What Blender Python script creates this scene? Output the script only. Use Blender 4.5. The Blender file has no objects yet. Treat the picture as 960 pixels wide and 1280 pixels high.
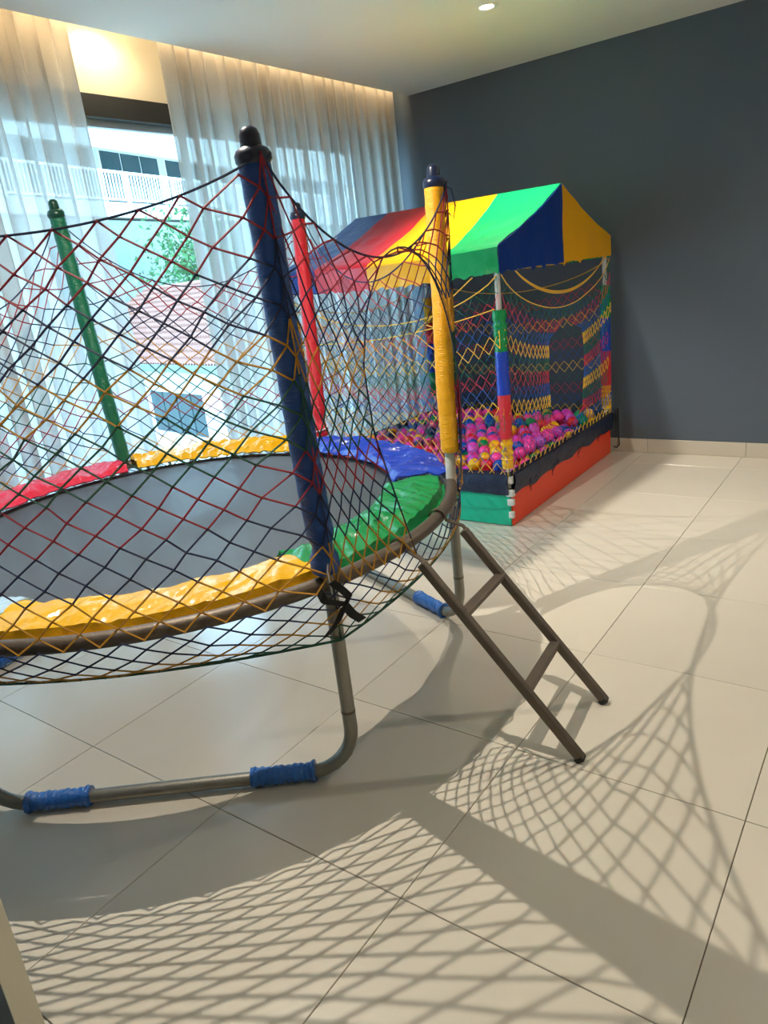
import bpy, math, random
import numpy as np
from mathutils import Vector, Matrix, noise as mnoise

random.seed(7)
rng = np.random.default_rng(7)
sc = bpy.context.scene
col = sc.collection
PI = math.pi

# ------------------------------------------------------------------ camera
cam_d = bpy.data.cameras.new('camera')
cam = bpy.data.objects.new('camera', cam_d)
col.objects.link(cam)
cam.location = (2.04268, -0.98309, 1.34652)
cam.rotation_euler = (1.250527, 0.109666, 0.617124)
cam_d.sensor_fit = 'VERTICAL'
cam_d.sensor_height = 36.0
cam_d.lens = 902.73 / 1280 * 36.0
cam_d.clip_start = 0.02
cam_d.clip_end = 200
sc.camera = cam

# ------------------------------------------------------------------ colour management
sc.view_settings.view_transform = 'Standard'
sc.view_settings.look = 'None'
sc.view_settings.gamma = 1
sc.view_settings.use_curve_mapping = False
sc.view_settings.exposure = 0.4

# ------------------------------------------------------------------ sky: bright hazy overcast
world = bpy.data.worlds.new('sky')
sc.world = world
world.use_nodes = True
wn = world.node_tree.nodes
wl = world.node_tree.links
wbg = wn['Background']
tc = wn.new('ShaderNodeTexCoord')
sx = wn.new('ShaderNodeSeparateXYZ')
cr = wn.new('ShaderNodeValToRGB')
wl.new(tc.outputs['Generated'], sx.inputs[0])
wl.new(sx.outputs[2], cr.inputs[0])
cr.color_ramp.elements[0].position = 0.0
cr.color_ramp.elements[0].color = (0.50, 0.78, 1.0, 1)
cr.color_ramp.elements[1].position = 1.0
cr.color_ramp.elements[1].color = (0.32, 0.62, 1.0, 1)
wl.new(cr.outputs[0], wbg.inputs['Color'])
wbg.inputs['Strength'].default_value = 9.5


def spot(name, loc, power, color, radius, size=168, blend=0.35, rot=(0, 0, 0)):
    d = bpy.data.lights.new(name, 'SPOT')
    d.energy = power
    d.color = color
    d.shadow_soft_size = radius
    d.spot_size = math.radians(size)
    d.spot_blend = blend
    o = bpy.data.objects.new(name, d)
    o.location = loc
    o.rotation_euler = rot
    col.objects.link(o)
    return o


WARM = (1.0, 0.92, 0.78)
DOWN = [(0.25, 0.34, 142, 0.006, 152), (0.20, 2.69, 140, 0.03, 90), (2.55, 2.69, 105, 0.05, 156), (2.55, 0.33, 24, 0.06, 110), (2.55, -2.0, 18, 0.06, 110)]
for (lx, ly, lp, lr, lw) in DOWN:
    spot('downlight_lamp', (lx, ly, 2.485), lp, WARM, lr, lw, 0.7)
# warm LED strip laid in the curtain recess behind the ceiling edge, aimed at wall and curtain
ld = bpy.data.lights.new('recess_led', 'AREA')
ld.shape = 'RECTANGLE'
ld.size = 5.6
ld.size_y = 0.02
ld.energy = 15
ld.color = (1.0, 0.74, 0.42)
lo = bpy.data.objects.new('recess_led', ld)
lo.location = (-1.045, 1.0, 2.565)
lo.rotation_euler = (math.radians(90), 0, math.radians(90))
lo.rotation_euler = Matrix.Rotation(math.radians(90), 3, 'Z').to_euler()
zdir = Vector((0.92, 0, 0.38)).normalized()      # area lights shine along their own -Z
xdir = Vector((0, 1, 0))
ydir = zdir.cross(xdir)
lo.rotation_euler = Matrix((xdir, ydir, zdir)).transposed().to_euler()
col.objects.link(lo)
spot('recess_lamp', (-1.17, 1.52, 2.60), 4.2, (1.0, 0.78, 0.48), 0.02, 150, 0.6, (0, math.radians(12), 0))

# ================================================================== helpers
def lin(h):
    h = h.lstrip('#')
    c = [int(h[i:i + 2], 16) / 255 for i in (0, 2, 4)]
    return tuple(v / 12.92 if v <= 0.04045 else ((v + 0.055) / 1.055) ** 2.4 for v in c) + (1,)


MATS = {}


def mat(name, color, rough=0.5, metal=0.0, bump=0.0, bscale=60.0, vary=0.0, vscale=8.0, coat=0.0, stretch=None,
        spec=0.5, rand=0.0, trans=0.0, lucent=0.0):
    """procedural Principled material: colour with noise variation and a noise bump"""
    m = bpy.data.materials.new(name)
    m.use_nodes = True
    nt = m.node_tree
    N, L = nt.nodes, nt.links
    b = N['Principled BSDF']
    c = lin(color) if isinstance(color, str) else color
    b.inputs['Base Color'].default_value = c
    b.inputs['Roughness'].default_value = rough
    b.inputs['Metallic'].default_value = metal
    b.inputs['Coat Weight'].default_value = coat
    b.inputs['Specular IOR Level'].default_value = spec
    t = N.new('ShaderNodeTexCoord')
    src = t.outputs['Object']
    if stretch:
        mp = N.new('ShaderNodeMapping')
        mp.inputs['Scale'].default_value = stretch
        L.new(src, mp.inputs[0])
        src = mp.outputs[0]
    if vary > 0 or rand > 0:
        nz = N.new('ShaderNodeTexNoise')
        nz.inputs['Scale'].default_value = vscale
        nz.inputs['Detail'].default_value = 6
        L.new(src, nz.inputs['Vector'])
        mr = N.new('ShaderNodeMapRange')
        mr.inputs['To Min'].default_value = 1 - vary
        mr.inputs['To Max'].default_value = 1 + vary
        L.new(nz.outputs['Fac'], mr.inputs[0])
        val = mr.outputs[0]
        if rand > 0:
            oi = N.new('ShaderNodeObjectInfo')
            mr2 = N.new('ShaderNodeMapRange')
            mr2.inputs['To Min'].default_value = 1 - rand
            mr2.inputs['To Max'].default_value = 1 + rand
            L.new(oi.outputs['Random'], mr2.inputs[0])
            mu = N.new('ShaderNodeMath')
            mu.operation = 'MULTIPLY'
            L.new(val, mu.inputs[0])
            L.new(mr2.outputs[0], mu.inputs[1])
            val = mu.outputs[0]
        hs = N.new('ShaderNodeHueSaturation')
        hs.inputs['Color'].default_value = c
        L.new(val, hs.inputs['Value'])
        L.new(hs.outputs[0], b.inputs['Base Color'])
    if bump > 0:
        nb = N.new('ShaderNodeTexNoise')
        nb.inputs['Scale'].default_value = bscale
        nb.inputs['Detail'].default_value = 4
        L.new(src, nb.inputs['Vector'])
        bp = N.new('ShaderNodeBump')
        bp.inputs['Strength'].default_value = bump
        bp.inputs['Distance'].default_value = 0.01
        L.new(nb.outputs['Fac'], bp.inputs['Height'])
        L.new(bp.outputs[0], b.inputs['Normal'])
    if lucent > 0:                       # thin sheet that lets light glow through
        out = N['Material Output']
        tl = N.new('ShaderNodeBsdfTranslucent')
        tl.inputs[0].default_value = c
        mx = N.new('ShaderNodeMixShader')
        mx.inputs[0].default_value = lucent
        L.new(b.outputs[0], mx.inputs[1])
        L.new(tl.outputs[0], mx.inputs[2])
        L.new(mx.outputs[0], out.inputs[0])
    if trans > 0:
        out = N['Material Output']
        tr = N.new('ShaderNodeBsdfTransparent')
        mx = N.new('ShaderNodeMixShader')
        mx.inputs[0].default_value = trans
        L.new(b.outputs[0], mx.inputs[1])
        L.new(tr.outputs[0], mx.inputs[2])
        L.new(mx.outputs[0], out.inputs[0])
    MATS[name] = m
    return m


class MB:
    """collects geometry for ONE mesh object"""

    def __init__(self):
        self.v = []
        self.f = []
        self.n = 0

    def add(self, verts, faces):
        verts = np.asarray(verts, float)
        o = self.n
        self.v.append(verts)
        self.f += [tuple(i + o for i in q) for q in faces]
        self.n += len(verts)
        return self

    def box(self, c, s, M=None, bev=0.0):
        hx, hy, hz = [k / 2 for k in s]
        if bev > 0:
            b = min(bev, hx * .9, hy * .9, hz * .9)
            vs = []
            for X in (-1, 1):
                for Y in (-1, 1):
                    for Z in (-1, 1):
                        vs += [(X * hx, Y * (hy - b), Z * (hz - b)), (X * (hx - b), Y * hy, Z * (hz - b)), (X * (hx - b), Y * (hy - b), Z * hz)]
            def ix(X, Y, Z, k): return ((X * 2 + Y) * 2 + Z) * 3 + k
            fs = []
            for X in (0, 1):
                q = [ix(X, 0, 0, 0), ix(X, 1, 0, 0), ix(X, 1, 1, 0), ix(X, 0, 1, 0)]
                fs.append(q if X else q[::-1])
                q = [ix(0, X, 0, 1), ix(0, X, 1, 1), ix(1, X, 1, 1), ix(1, X, 0, 1)]
                fs.append(q if X else q[::-1])
                q = [ix(0, 0, X, 2), ix(1, 0, X, 2), ix(1, 1, X, 2), ix(0, 1, X, 2)]
                fs.append(q if X else q[::-1])
            for A in (0, 1):
                for B in (0, 1):
                    fs.append([ix(A, B, 0, 0), ix(A, B, 1, 0), ix(A, B, 1, 1), ix(A, B, 0, 1)])
                    fs.append([ix(A, 0, B, 0), ix(A, 1, B, 0), ix(A, 1, B, 2), ix(A, 0, B, 2)])
                    fs.append([ix(0, A, B, 1), ix(1, A, B, 1), ix(1, A, B, 2), ix(0, A, B, 2)])
            for A in (0, 1):
                for B in (0, 1):
                    for Cc in (0, 1):
                        fs.append([ix(A, B, Cc, 0), ix(A, B, Cc, 1), ix(A, B, Cc, 2)])
            vs = np.array(vs)
        else:
            vs = np.array([(x, y, z) for x in (-hx, hx) for y in (-hy, hy) for z in (-hz, hz)])
            fs = [(0, 1, 3, 2), (4, 6, 7, 5), (0, 4, 5, 1), (2, 3, 7, 6), (0, 2, 6, 4), (1, 5, 7, 3)]
        if M is not None:
            vs = vs @ np.array(M).T
        return self.add(vs + np.asarray(c, float), fs)

    def bar(self, a, b, w, h, up=(0, 0, 1)):
        """rectangular bar from a to b, width w across, height h along up"""
        a, b = np.asarray(a, float), np.asarray(b, float)
        d = b - a
        ln = np.linalg.norm(d)
        z = d / ln
        x = np.cross(up, z)
        if np.linalg.norm(x) < 1e-6:
            x = np.cross((1, 0, 0), z)
        x /= np.linalg.norm(x)
        y = np.cross(z, x)
        return self.box((a + b) / 2, (w, h, ln), np.stack([x, y, z], 1), bev=min(w, h) * .12)

    def tube(self, pts, r, n=10, cap=True, closed=False):
        pts = np.asarray(pts, float)
        m = len(pts)
        r = np.broadcast_to(np.asarray(r, float), (m,))
        if closed:
            t = np.roll(pts, -1, 0) - np.roll(pts, 1, 0)
        else:
            t = np.gradient(pts, axis=0)
        t /= np.linalg.norm(t, axis=1)[:, None] + 1e-12
        u = np.cross(t[0], (0, 0, 1.0))
        if np.linalg.norm(u) < 1e-3:
            u = np.cross(t[0], (1.0, 0, 0))
        u /= np.linalg.norm(u)
        vs = []
        a = np.arange(n) * 2 * PI / n
        for k in range(m):
            u = u - t[k] * (u @ t[k])
            u /= np.linalg.norm(u) + 1e-12
            w = np.cross(t[k], u)
            vs.append(pts[k] + r[k] * (np.cos(a)[:, None] * u + np.sin(a)[:, None] * w))
        vs = np.concatenate(vs)
        fs = []
        for k in range(m if closed else m - 1):
            k2 = (k + 1) % m
            for i in range(n):
                j = (i + 1) % n
                fs.append((k * n + i, k * n + j, k2 * n + j, k2 * n + i))
        if cap and not closed:
            fs.append(tuple(range(n))[::-1])
            fs.append(tuple((m - 1) * n + i for i in range(n)))
        return self.add(vs, fs)

    def lathe(self, prof, o=(0, 0, 0), n=20, axis=None):
        """profile of (r, z) turned about the z axis through o"""
        a = np.arange(n) * 2 * PI / n
        vs = np.concatenate([np.stack([r * np.cos(a), r * np.sin(a), np.full(n, z)], 1) for r, z in prof])
        if axis is not None:
            vs = vs @ np.array(axis).T
        fs = []
        for k in range(len(prof) - 1):
            for i in range(n):
                j = (i + 1) % n
                fs.append((k * n + i, k * n + j, (k + 1) * n + j, (k + 1) * n + i))
        fs.append(tuple(range(n))[::-1])
        fs.append(tuple((len(prof) - 1) * n + i for i in range(n)))
        return self.add(vs + np.asarray(o, float), fs)

    def grid(self, P, closed=False):
        """P: (rows, cols, 3)"""
        R, Cn = P.shape[:2]
        fs = []
        for j in range(R - 1):
            for i in range(Cn if closed else Cn - 1):
                k = (i + 1) % Cn
                fs.append((j * Cn + i, j * Cn + k, (j + 1) * Cn + k, (j + 1) * Cn + i))
        return self.add(P.reshape(-1, 3), fs)

    def sheet(self, P, t=0.003):
        """a grid with thickness t, rim closed"""
        R, Cn = P.shape[:2]
        du = np.gradient(P, axis=1)
        dv = np.gradient(P, axis=0)
        nn = np.cross(du, dv)
        nn /= np.linalg.norm(nn, axis=2)[..., None] + 1e-12
        A = P + nn * t / 2
        B = P - nn * t / 2
        o = R * Cn
        fs = []
        for j in range(R - 1):
            for i in range(Cn - 1):
                q = (j * Cn + i, j * Cn + i + 1, (j + 1) * Cn + i + 1, (j + 1) * Cn + i)
                fs.append(q)
                fs.append(tuple(o + k for k in q[::-1]))
        ring = [i for i in range(Cn)] + [j * Cn + Cn - 1 for j in range(1, R)] + [(R - 1) * Cn + i for i in range(Cn - 2, -1, -1)] + [j * Cn for j in range(R - 2, 0, -1)]
        for k in range(len(ring)):
            a, b = ring[k], ring[(k + 1) % len(ring)]
            fs.append((b, a, o + a, o + b))
        return self.add(np.concatenate([A.reshape(-1, 3), B.reshape(-1, 3)]), fs)

    def prisms(self, A, B, r, n=4):
        """many thin open prisms from A[k] to B[k] (cords)"""
        A, B = np.asarray(A, float), np.asarray(B, float)
        d = B - A
        d /= np.linalg.norm(d, axis=1)[:, None] + 1e-12
        ref = np.where(np.abs(d[:, 2:3]) > .9, np.array([[1., 0, 0]]), np.array([[0, 0, 1.]]))
        u = np.cross(d, ref)
        u /= np.linalg.norm(u, axis=1)[:, None] + 1e-12
        w = np.cross(d, u)
        a = np.arange(n) * 2 * PI / n
        off = r * (np.cos(a)[None, :, None] * u[:, None] + np.sin(a)[None, :, None] * w[:, None])
        V = np.stack([A[:, None] + off, B[:, None] + off], 1)      # (m,2,n,3)
        fs = []
        for k in range(len(A)):
            o = k * 2 * n
            for i in range(n):
                j = (i + 1) % n
                fs.append((o + i, o + j, o + n + j, o + n + i))
        return self.add(V.reshape(-1, 3), fs)

    def knots(self, Pn, r):
        for q in Pn:
            q = np.asarray(q)
            self.add(q + r * np.array([(1, 0, 0), (-1, 0, 0), (0, 1, 0), (0, -1, 0), (0, 0, 1), (0, 0, -1)]),
                     [(0, 2, 4), (2, 1, 4), (1, 3, 4), (3, 0, 4), (2, 0, 5), (1, 2, 5), (3, 1, 5), (0, 3, 5)])
        return self

    def mesh(self, name, m, smooth=True):
        me = bpy.data.meshes.new(name)
        me.from_pydata(np.concatenate(self.v).tolist(), [], self.f)
        me.materials.append(m)
        if smooth:
            me.polygons.foreach_set('use_smooth', np.ones(len(me.polygons), bool))
            try:
                me.set_sharp_from_angle(angle=math.radians(40))
            except Exception:
                pass
        me.update()
        return me

    def build(self, name, m, parent=None, smooth=True, label=None, loc=None):
        me = self.mesh(name, m, smooth)
        return link(name, me, parent, label, loc)


def link(name, me, parent=None, label=None, loc=None):
    o = bpy.data.objects.new(name, me)
    col.objects.link(o)
    if parent is not None:
        o.parent = parent
        # parents sit unrotated, so keeping world coordinates means taking off the parent's place
        w = Vector((0, 0, 0))
        q = parent
        while q is not None:
            w += q.location
            q = q.parent
        o.location = -w if loc is None else Vector(loc) - w
    elif loc is not None:
        o.location = loc
    if label:
        o['label'] = label
    return o


def thing(name, label, cat, loc=(0, 0, 0), group=None):
    o = bpy.data.objects.new(name, None)
    o.empty_display_size = 0.1
    col.objects.link(o)
    o.location = loc
    return tag(o, label, cat, group)


def tag(o, label=None, cat=None, group=None, kind=None):
    if label: o['label'] = label
    if cat: o['category'] = cat
    if group: o['group'] = group
    if kind: o['kind'] = kind
    return o


def struct(o, label=None):
    o['kind'] = 'structure'
    if label: o['label'] = label
    return o


def nz(x, y, z=0.0, s=1.0):
    return mnoise.noise(Vector((x * s, y * s, z * s)))


def lerp(a, b, t): return np.asarray(a, float) * (1 - t) + np.asarray(b, float) * t


# ================================================================== materials
M_tile = mat('porcelain_tile', '#ccc3b4', 0.21, 0, 0.03, 90, 0.05, 5.0, rand=0.03, spec=0.65)
M_grout = mat('grout', '#55493c', 0.9, 0, 0.2, 200, 0.1)
M_dark = mat('charcoal_paint', '#525c67', 0.55, 0, 0.06, 260, 0.05, 3.0)
M_cream = mat('cream_paint', '#e3dcc8', 0.7, 0, 0.03, 200, 0.02)
M_ceil = mat('ceiling_paint', '#dfe1de', 0.85, 0, 0.02, 200, 0.02)
M_base = mat('porcelain_skirting', '#c6bdad', 0.3, 0, 0.02, 90, 0.05, 6, rand=0.03)
M_frame = mat('anodised_frame', '#3c3e40', 0.45, 0.5, 0.03, 200)
M_alum = mat('aluminium_track', '#b9c3cc', 0.35, 0.6)
M_galv = mat('galvanised_steel', '#8d8a82', 0.42, 0.75, 0.12, 120, 0.18, 30)
M_rust = mat('worn_steel', '#6a5f55', 0.5, 0.65, 0.15, 120, 0.25, 25)
M_mat = mat('jumping_mat_fabric', '#45494f', 0.55, 0, 0.3, 700, 0.06, 6, spec=0.45, trans=0.3)
# open weave: light falling steeply passes the gaps between threads, slanting light meets the threads' sides
_N, _L = M_mat.node_tree.nodes, M_mat.node_tree.links
_mx = next(n for n in _N if n.type == 'MIX_SHADER')
_g = _N.new('ShaderNodeNewGeometry')
_d = _N.new('ShaderNodeVectorMath'); _d.operation = 'DOT_PRODUCT'
_L.new(_g.outputs['Normal'], _d.inputs[0]); _L.new(_g.outputs['Incoming'], _d.inputs[1])
_a = _N.new('ShaderNodeMath'); _a.operation = 'ABSOLUTE'; _L.new(_d.outputs['Value'], _a.inputs[0])
_p = _N.new('ShaderNodeMath'); _p.operation = 'POWER'; _L.new(_a.outputs[0], _p.inputs[0]); _p.inputs[1].default_value = 2.2
_q = _N.new('ShaderNodeMath'); _q.operation = 'MULTIPLY'; _L.new(_p.outputs[0], _q.inputs[0]); _q.inputs[1].default_value = 0.62
_L.new(_q.outputs[0], _mx.inputs[0])
M_matedge = mat('mat_webbing', '#15161a', 0.6, 0, 0.2, 300)
M_black = mat('black_strap', '#101114', 0.65, 0, 0.2, 300)
M_rubber = mat('black_rubber', '#1b1b1c', 0.7)
M_bluefilm = mat('blue_foam_wrap', '#1f63b8', 0.25, 0, 0.5, 120, 0.25, 40, stretch=(1, 1, 1), coat=0.3)
M_tie = mat('clear_cable_tie', '#cfd3d4', 0.4)
VINYL = dict(rough=0.24, bump=0.45, bscale=30, vary=0.06, vscale=5)
M_vy = mat('yellow_vinyl', '#e0a90c', **VINYL)
M_vg = mat('green_vinyl', '#0e8346', **VINYL)
M_vb = mat('blue_vinyl', '#1d3fae', **VINYL)
M_vr = mat('red_vinyl', '#d22745', **VINYL)
M_vw = mat('pale_blue_vinyl', '#a9c6da', **VINYL)
SLV = dict(rough=0.33, bump=0.5, bscale=14, vary=0.05, vscale=20, stretch=(3, 3, 22))
M_sb = mat('blue_foam_sleeve', '#0a4592', **SLV)
M_sy = mat('yellow_foam_sleeve', '#f0ac06', **SLV)
M_sr = mat('red_foam_sleeve', '#c9152c', **SLV)
M_sg = mat('green_foam_sleeve', '#05694c', **SLV)
M_cap = mat('navy_plastic', '#14203f', 0.3)
M_capg = mat('dark_green_plastic', '#0b3f33', 0.3)
M_capk = mat('blackish_plastic', '#1b2138', 0.3)
CORD = dict(rough=0.6, bump=0.0)
M_cr = mat('red_cord', '#8f1628', **CORD)
M_cn = mat('navy_cord', '#101f47', **CORD)
M_cy = mat('yellow_cord', '#b98319', **CORD)
M_cg = mat('green_cord', '#0a4b38', **CORD)
M_pr = mat('pit_red_cord', '#d22f4c', **CORD)
M_pb = mat('pit_blue_cord', '#1157b5', **CORD)
M_py = mat('pit_yellow_cord', '#f0bd3a', **CORD)
M_pg = mat('pit_green_cord', '#0a6a4f', **CORD)
CANV = dict(lucent=0.22, rough=0.32, bump=0.3, bscale=30, vary=0.05, vscale=6)
M_ty = mat('yellow_canopy', '#f7b90a', **CANV)
M_tg = mat('green_canopy', '#08a25c', **CANV)
M_tb = mat('blue_canopy', '#0d3a94', **CANV)
M_tr = mat('red_canopy', '#d3283a', **CANV)
M_boxr = mat('red_painted_board', '#e8401c', 0.4, 0, 0.06, 60, 0.05, 4)
M_boxg = mat('green_painted_board', '#0fae87', 0.4, 0, 0.06, 60, 0.05, 4)
M_boxb = mat('blue_painted_board', '#1a4fb0', 0.4, 0, 0.06, 60, 0.05, 4)
M_boxy = mat('yellow_painted_board', '#e6ae12', 0.4, 0, 0.06, 60, 0.05, 4)
M_navy = mat('navy_nylon', '#16203c', 0.45, 0, 0.6, 45, 0.12, 12)
M_white = mat('chipped_white_paint', '#cfd0cc', 0.5, 0.1, 0.2, 90, 0.2, 40)
M_btn = mat('painted_building_wall', '#cdd0ca', 0.8, 0, 0.0, 10, 0.03, 0.6)
M_btg = mat('weathered_concrete', '#76837b', 0.85, 0, 0.0, 10, 0.2, 1.4)
M_rail = mat('white_railing', '#f2f2ee', 0.5)
M_pane = mat('far_window_glass', '#2c464d', 0.12, 0, 0, 10, 0.3, 0.8)
M_terra = mat('terracotta', '#946657', 0.8, 0, 0.1, 20, 0.15, 3)
M_leaf = mat('foliage_green', '#2f6a34', 0.6, 0, 0, 10, 0.3, 3)
M_bark = mat('bark', '#5b4a3a', 0.9, 0, 0.3, 30, 0.2)
M_soil = mat('courtyard_paving', '#b8b4a6', 0.9, 0, 0.1, 5, 0.15, 0.5)
M_lamp = bpy.data.materials.new('lamp_glow')
M_lamp.use_nodes = True
_b = M_lamp.node_tree.nodes['Principled BSDF']
_b.inputs['Base Color'].default_value = (1, 1, 1, 1)
_b.inputs['Emission Color'].default_value = (1, 0.96, 0.88, 1)
_b.inputs['Emission Strength'].default_value = 14


def sheer(name):
    m = bpy.data.materials.new(name)
    m.use_nodes = True
    N, L = m.node_tree.nodes, m.node_tree.links
    N.remove(N['Principled BSDF'])
    out = N['Material Output']
    t = N.new('ShaderNodeTexCoord')
    mp = N.new('ShaderNodeMapping')
    mp.inputs['Scale'].default_value = (1, 160, 420)
    L.new(t.outputs['Object'], mp.inputs[0])
    w = N.new('ShaderNodeTexNoise')
    w.inputs['Scale'].default_value = 1.0
    w.inputs['Detail'].default_value = 3
    L.new(mp.outputs[0], w.inputs['Vector'])
    mp2 = N.new('ShaderNodeMapping')
    mp2.inputs['Scale'].default_value = (1, 420, 70)
    L.new(t.outputs['Object'], mp2.inputs[0])
    w2 = N.new('ShaderNodeTexNoise')
    w2.inputs['Scale'].default_value = 1.0
    L.new(mp2.outputs[0], w2.inputs['Vector'])
    ad = N.new('ShaderNodeMath')
    ad.operation = 'ADD'
    L.new(w.outputs['Fac'], ad.inputs[0])
    L.new(w2.outputs['Fac'], ad.inputs[1])
    mr = N.new('ShaderNodeMapRange')
    mr.inputs['From Min'].default_value = 0.6
    mr.inputs['From Max'].default_value = 1.4
    mr.inputs['To Min'].default_value = 0.03
    mr.inputs['To Max'].default_value = 0.19
    L.new(ad.outputs[0], mr.inputs[0])
    df = N.new('ShaderNodeBsdfDiffuse')
    df.inputs['Color'].default_value = lin('#b9b0a4')
    tl = N.new('ShaderNodeBsdfTranslucent')
    tl.inputs['Color'].default_value = lin('#bebcb8')
    tr = N.new('ShaderNodeBsdfTransparent')
    m1 = N.new('ShaderNodeMixShader')
    m1.inputs[0].default_value = 0.55
    L.new(df.outputs[0], m1.inputs[1])
    L.new(tl.outputs[0], m1.inputs[2])
    m2 = N.new('ShaderNodeMixShader')
    L.new(mr.outputs[0], m2.inputs[0])
    L.new(m1.outputs[0], m2.inputs[1])
    L.new(tr.outputs[0], m2.inputs[2])
    L.new(m2.outputs[0], out.inputs[0])
    return m


M_sheer = sheer('sheer_linen')
M_glass = bpy.data.materials.new('window_glass')
M_glass.use_nodes = True
_n, _l = M_glass.node_tree.nodes, M_glass.node_tree.links
_n.remove(_n['Principled BSDF'])
_t = _n.new('ShaderNodeBsdfTransparent'); _t.inputs[0].default_value = (0.93, 0.97, 0.97, 1)
_g = _n.new('ShaderNodeBsdfGlossy'); _g.inputs['Roughness'].default_value = 0.02
_m = _n.new('ShaderNodeMixShader'); _m.inputs[0].default_value = 0.06
_l.new(_t.outputs[0], _m.inputs[1]); _l.new(_g.outputs[0], _m.inputs[2]); _l.new(_m.outputs[0], _n['Material Output'].inputs[0])

# ================================================================== room shell
TX, TY = 0.60515, 0.6
XW, YW = -1.30, 3.87            # window wall, dark wall
H = 2.5
fl = struct(MB().box((1.5, 0.45, -0.03), (6.0, 7.2, 0.05)).build('floor', M_grout), 'large pale beige porcelain floor tiles with thin dark joints')
gap = 0.0022


def tile_mesh(w, d):
    b = MB().box((0, 0, -0.0055), (w - gap, d - gap, 0.011), bev=0.0012)
    return b.mesh('tile', M_tile, smooth=False)


tm_full = tile_mesh(TX, TY)
tm_cut = tile_mesh(TX, YW - 3.6)
for i in range(-3, 7):
    for j in range(-5, 7):
        x = (i + 0.5) * TX
        if j < 6:
            link('tile', tm_full, fl, loc=(x, (j + .5) * TY, 0))
        else:
            link('tile', tm_cut, fl, loc=(x, (3.6 + YW) / 2, 0))

struct(MB().box((1.5, YW + 0.05, 1.35), (6.2, 0.10, 2.9)).build('wall_back', M_dark), 'dark charcoal grey painted wall behind the ball pit')
bb = struct(MB().box((1.5, YW - 0.002, 0.045), (6.0, 0.004, 0.09)).build('baseboard_back', M_grout), 'beige tiled baseboard along the charcoal wall')
bm_ = MB().box((0, 0, 0), (TX - gap, 0.010, 0.092), bev=0.001).mesh('baseboard_tile', M_base, smooth=False)
for i in range(-2, 7):
    link('baseboard_tile', bm_, bb, loc=((i + .5) * TX + 0.02, YW - 0.007, 0.047))
struct(MB().box((4.35, 0.45, 1.35), (0.1, 7.2, 2.9)).build('wall_right', M_cream))
struct(MB().box((1.5, -3.1, 1.35), (6.2, 0.1, 2.9)).build('wall_front', M_cream))
# ceiling stops short of the window wall; a recess for the curtain track lies above the gap
XC = -1.035
struct(MB().box(((XC + 4.35) / 2, 0.45, H + 0.02), (4.35 - XC, 7.2, 0.04)).build('ceiling', M_ceil), 'white plaster ceiling ending in a lit curtain recess')
struct(MB().box((1.5, 0.45, H + 0.20), (6.0, 7.2, 0.04)).build('trim_1', M_cream), 'cream top of the curtain recess above the ceiling edge')
# window wall: lintel over a full width sliding window, solid pier at the corner
wlft = struct(MB().box((XW - 0.1, 0.45, (2.31 + 2.75) / 2), (0.2, 7.2, 0.44)).build('wall_left', M_cream), 'cream wall above the window')
struct(MB().box((XW - 0.1, YW - 0.04, 1.15), (0.2, 0.12, 2.32)).build('trim_2', M_dark), 'narrow dark wall end between window and charcoal wall')
struct(MB().box((XW - 0.1, -2.3, 1.15), (0.2, 1.7, 2.32)).build('trim_3', M_cream))
wy0, wy1 = -1.45, YW - 0.10
wf = MB()
wf.box((XW - 0.07, (wy0 + wy1) / 2, 2.26), (0.16, wy1 - wy0, 0.10))
wf.box((XW - 0.07, (wy0 + wy1) / 2, 0.02), (0.16, wy1 - wy0, 0.05))
for y in (wy0 + .03, wy1 - .03):
    wf.box((XW - 0.07, y, 1.14), (0.16, 0.06, 2.2))
win = struct(wf.build('window_1', M_frame, smooth=False), 'wide sliding window with dark metal head')
bounds = [wy0 + .06, -0.55, 0.45, 1.12, 2.25, 3.2, wy1 - .06]
bounds = [wy0 + .06, 0.55, 2.55, wy1 - .06]
for k in range(len(bounds) - 1):
    a, b = bounds[k], bounds[k + 1]
    xx = XW - (0.06 if k % 2 else 0.10)
    s = MB()
    s.box((xx, (a + b) / 2, 2.195), (0.035, b - a, 0.035))
    s.box((xx, (a + b) / 2, 0.075), (0.035, b - a, 0.06))
    s.box((xx, a + .02, 1.13), (0.035, 0.04, 2.1))
    s.box((xx, b - .02, 1.13), (0.035, 0.04, 2.1))
    so = s.build('sash', M_alum, win, smooth=False)
    MB().box((xx, (a + b) / 2, 1.14), (0.006, b - a - .06, 2.08)).build('pane', M_glass, so, smooth=False)

# a door leaf standing open beside the camera: dark face, cream edge
dm = np.array(Matrix.Rotation(math.radians(0), 3, 'Z'))
dx, dy = 0.803, -0.622
door = struct(MB().box((dx - 0.40, dy - 0.022, 1.06), (0.80, 0.040, 2.10), bev=0.002).build('door_1', M_dark), 'dark door leaf with cream edge at the left of the doorway')
MB().box((dx + 0.001, dy - 0.022, 1.06), (0.006, 0.044, 2.10)).build('edge_strip', M_cream, door, smooth=False, label='cream painted door edge')
MB().tube([(dx - .06, dy - .045, 1.0), (dx - .06, dy - .09, 1.0), (dx - .18, dy - .09, 1.0)], 0.009, 8).build('handle', M_alum, door)

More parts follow.
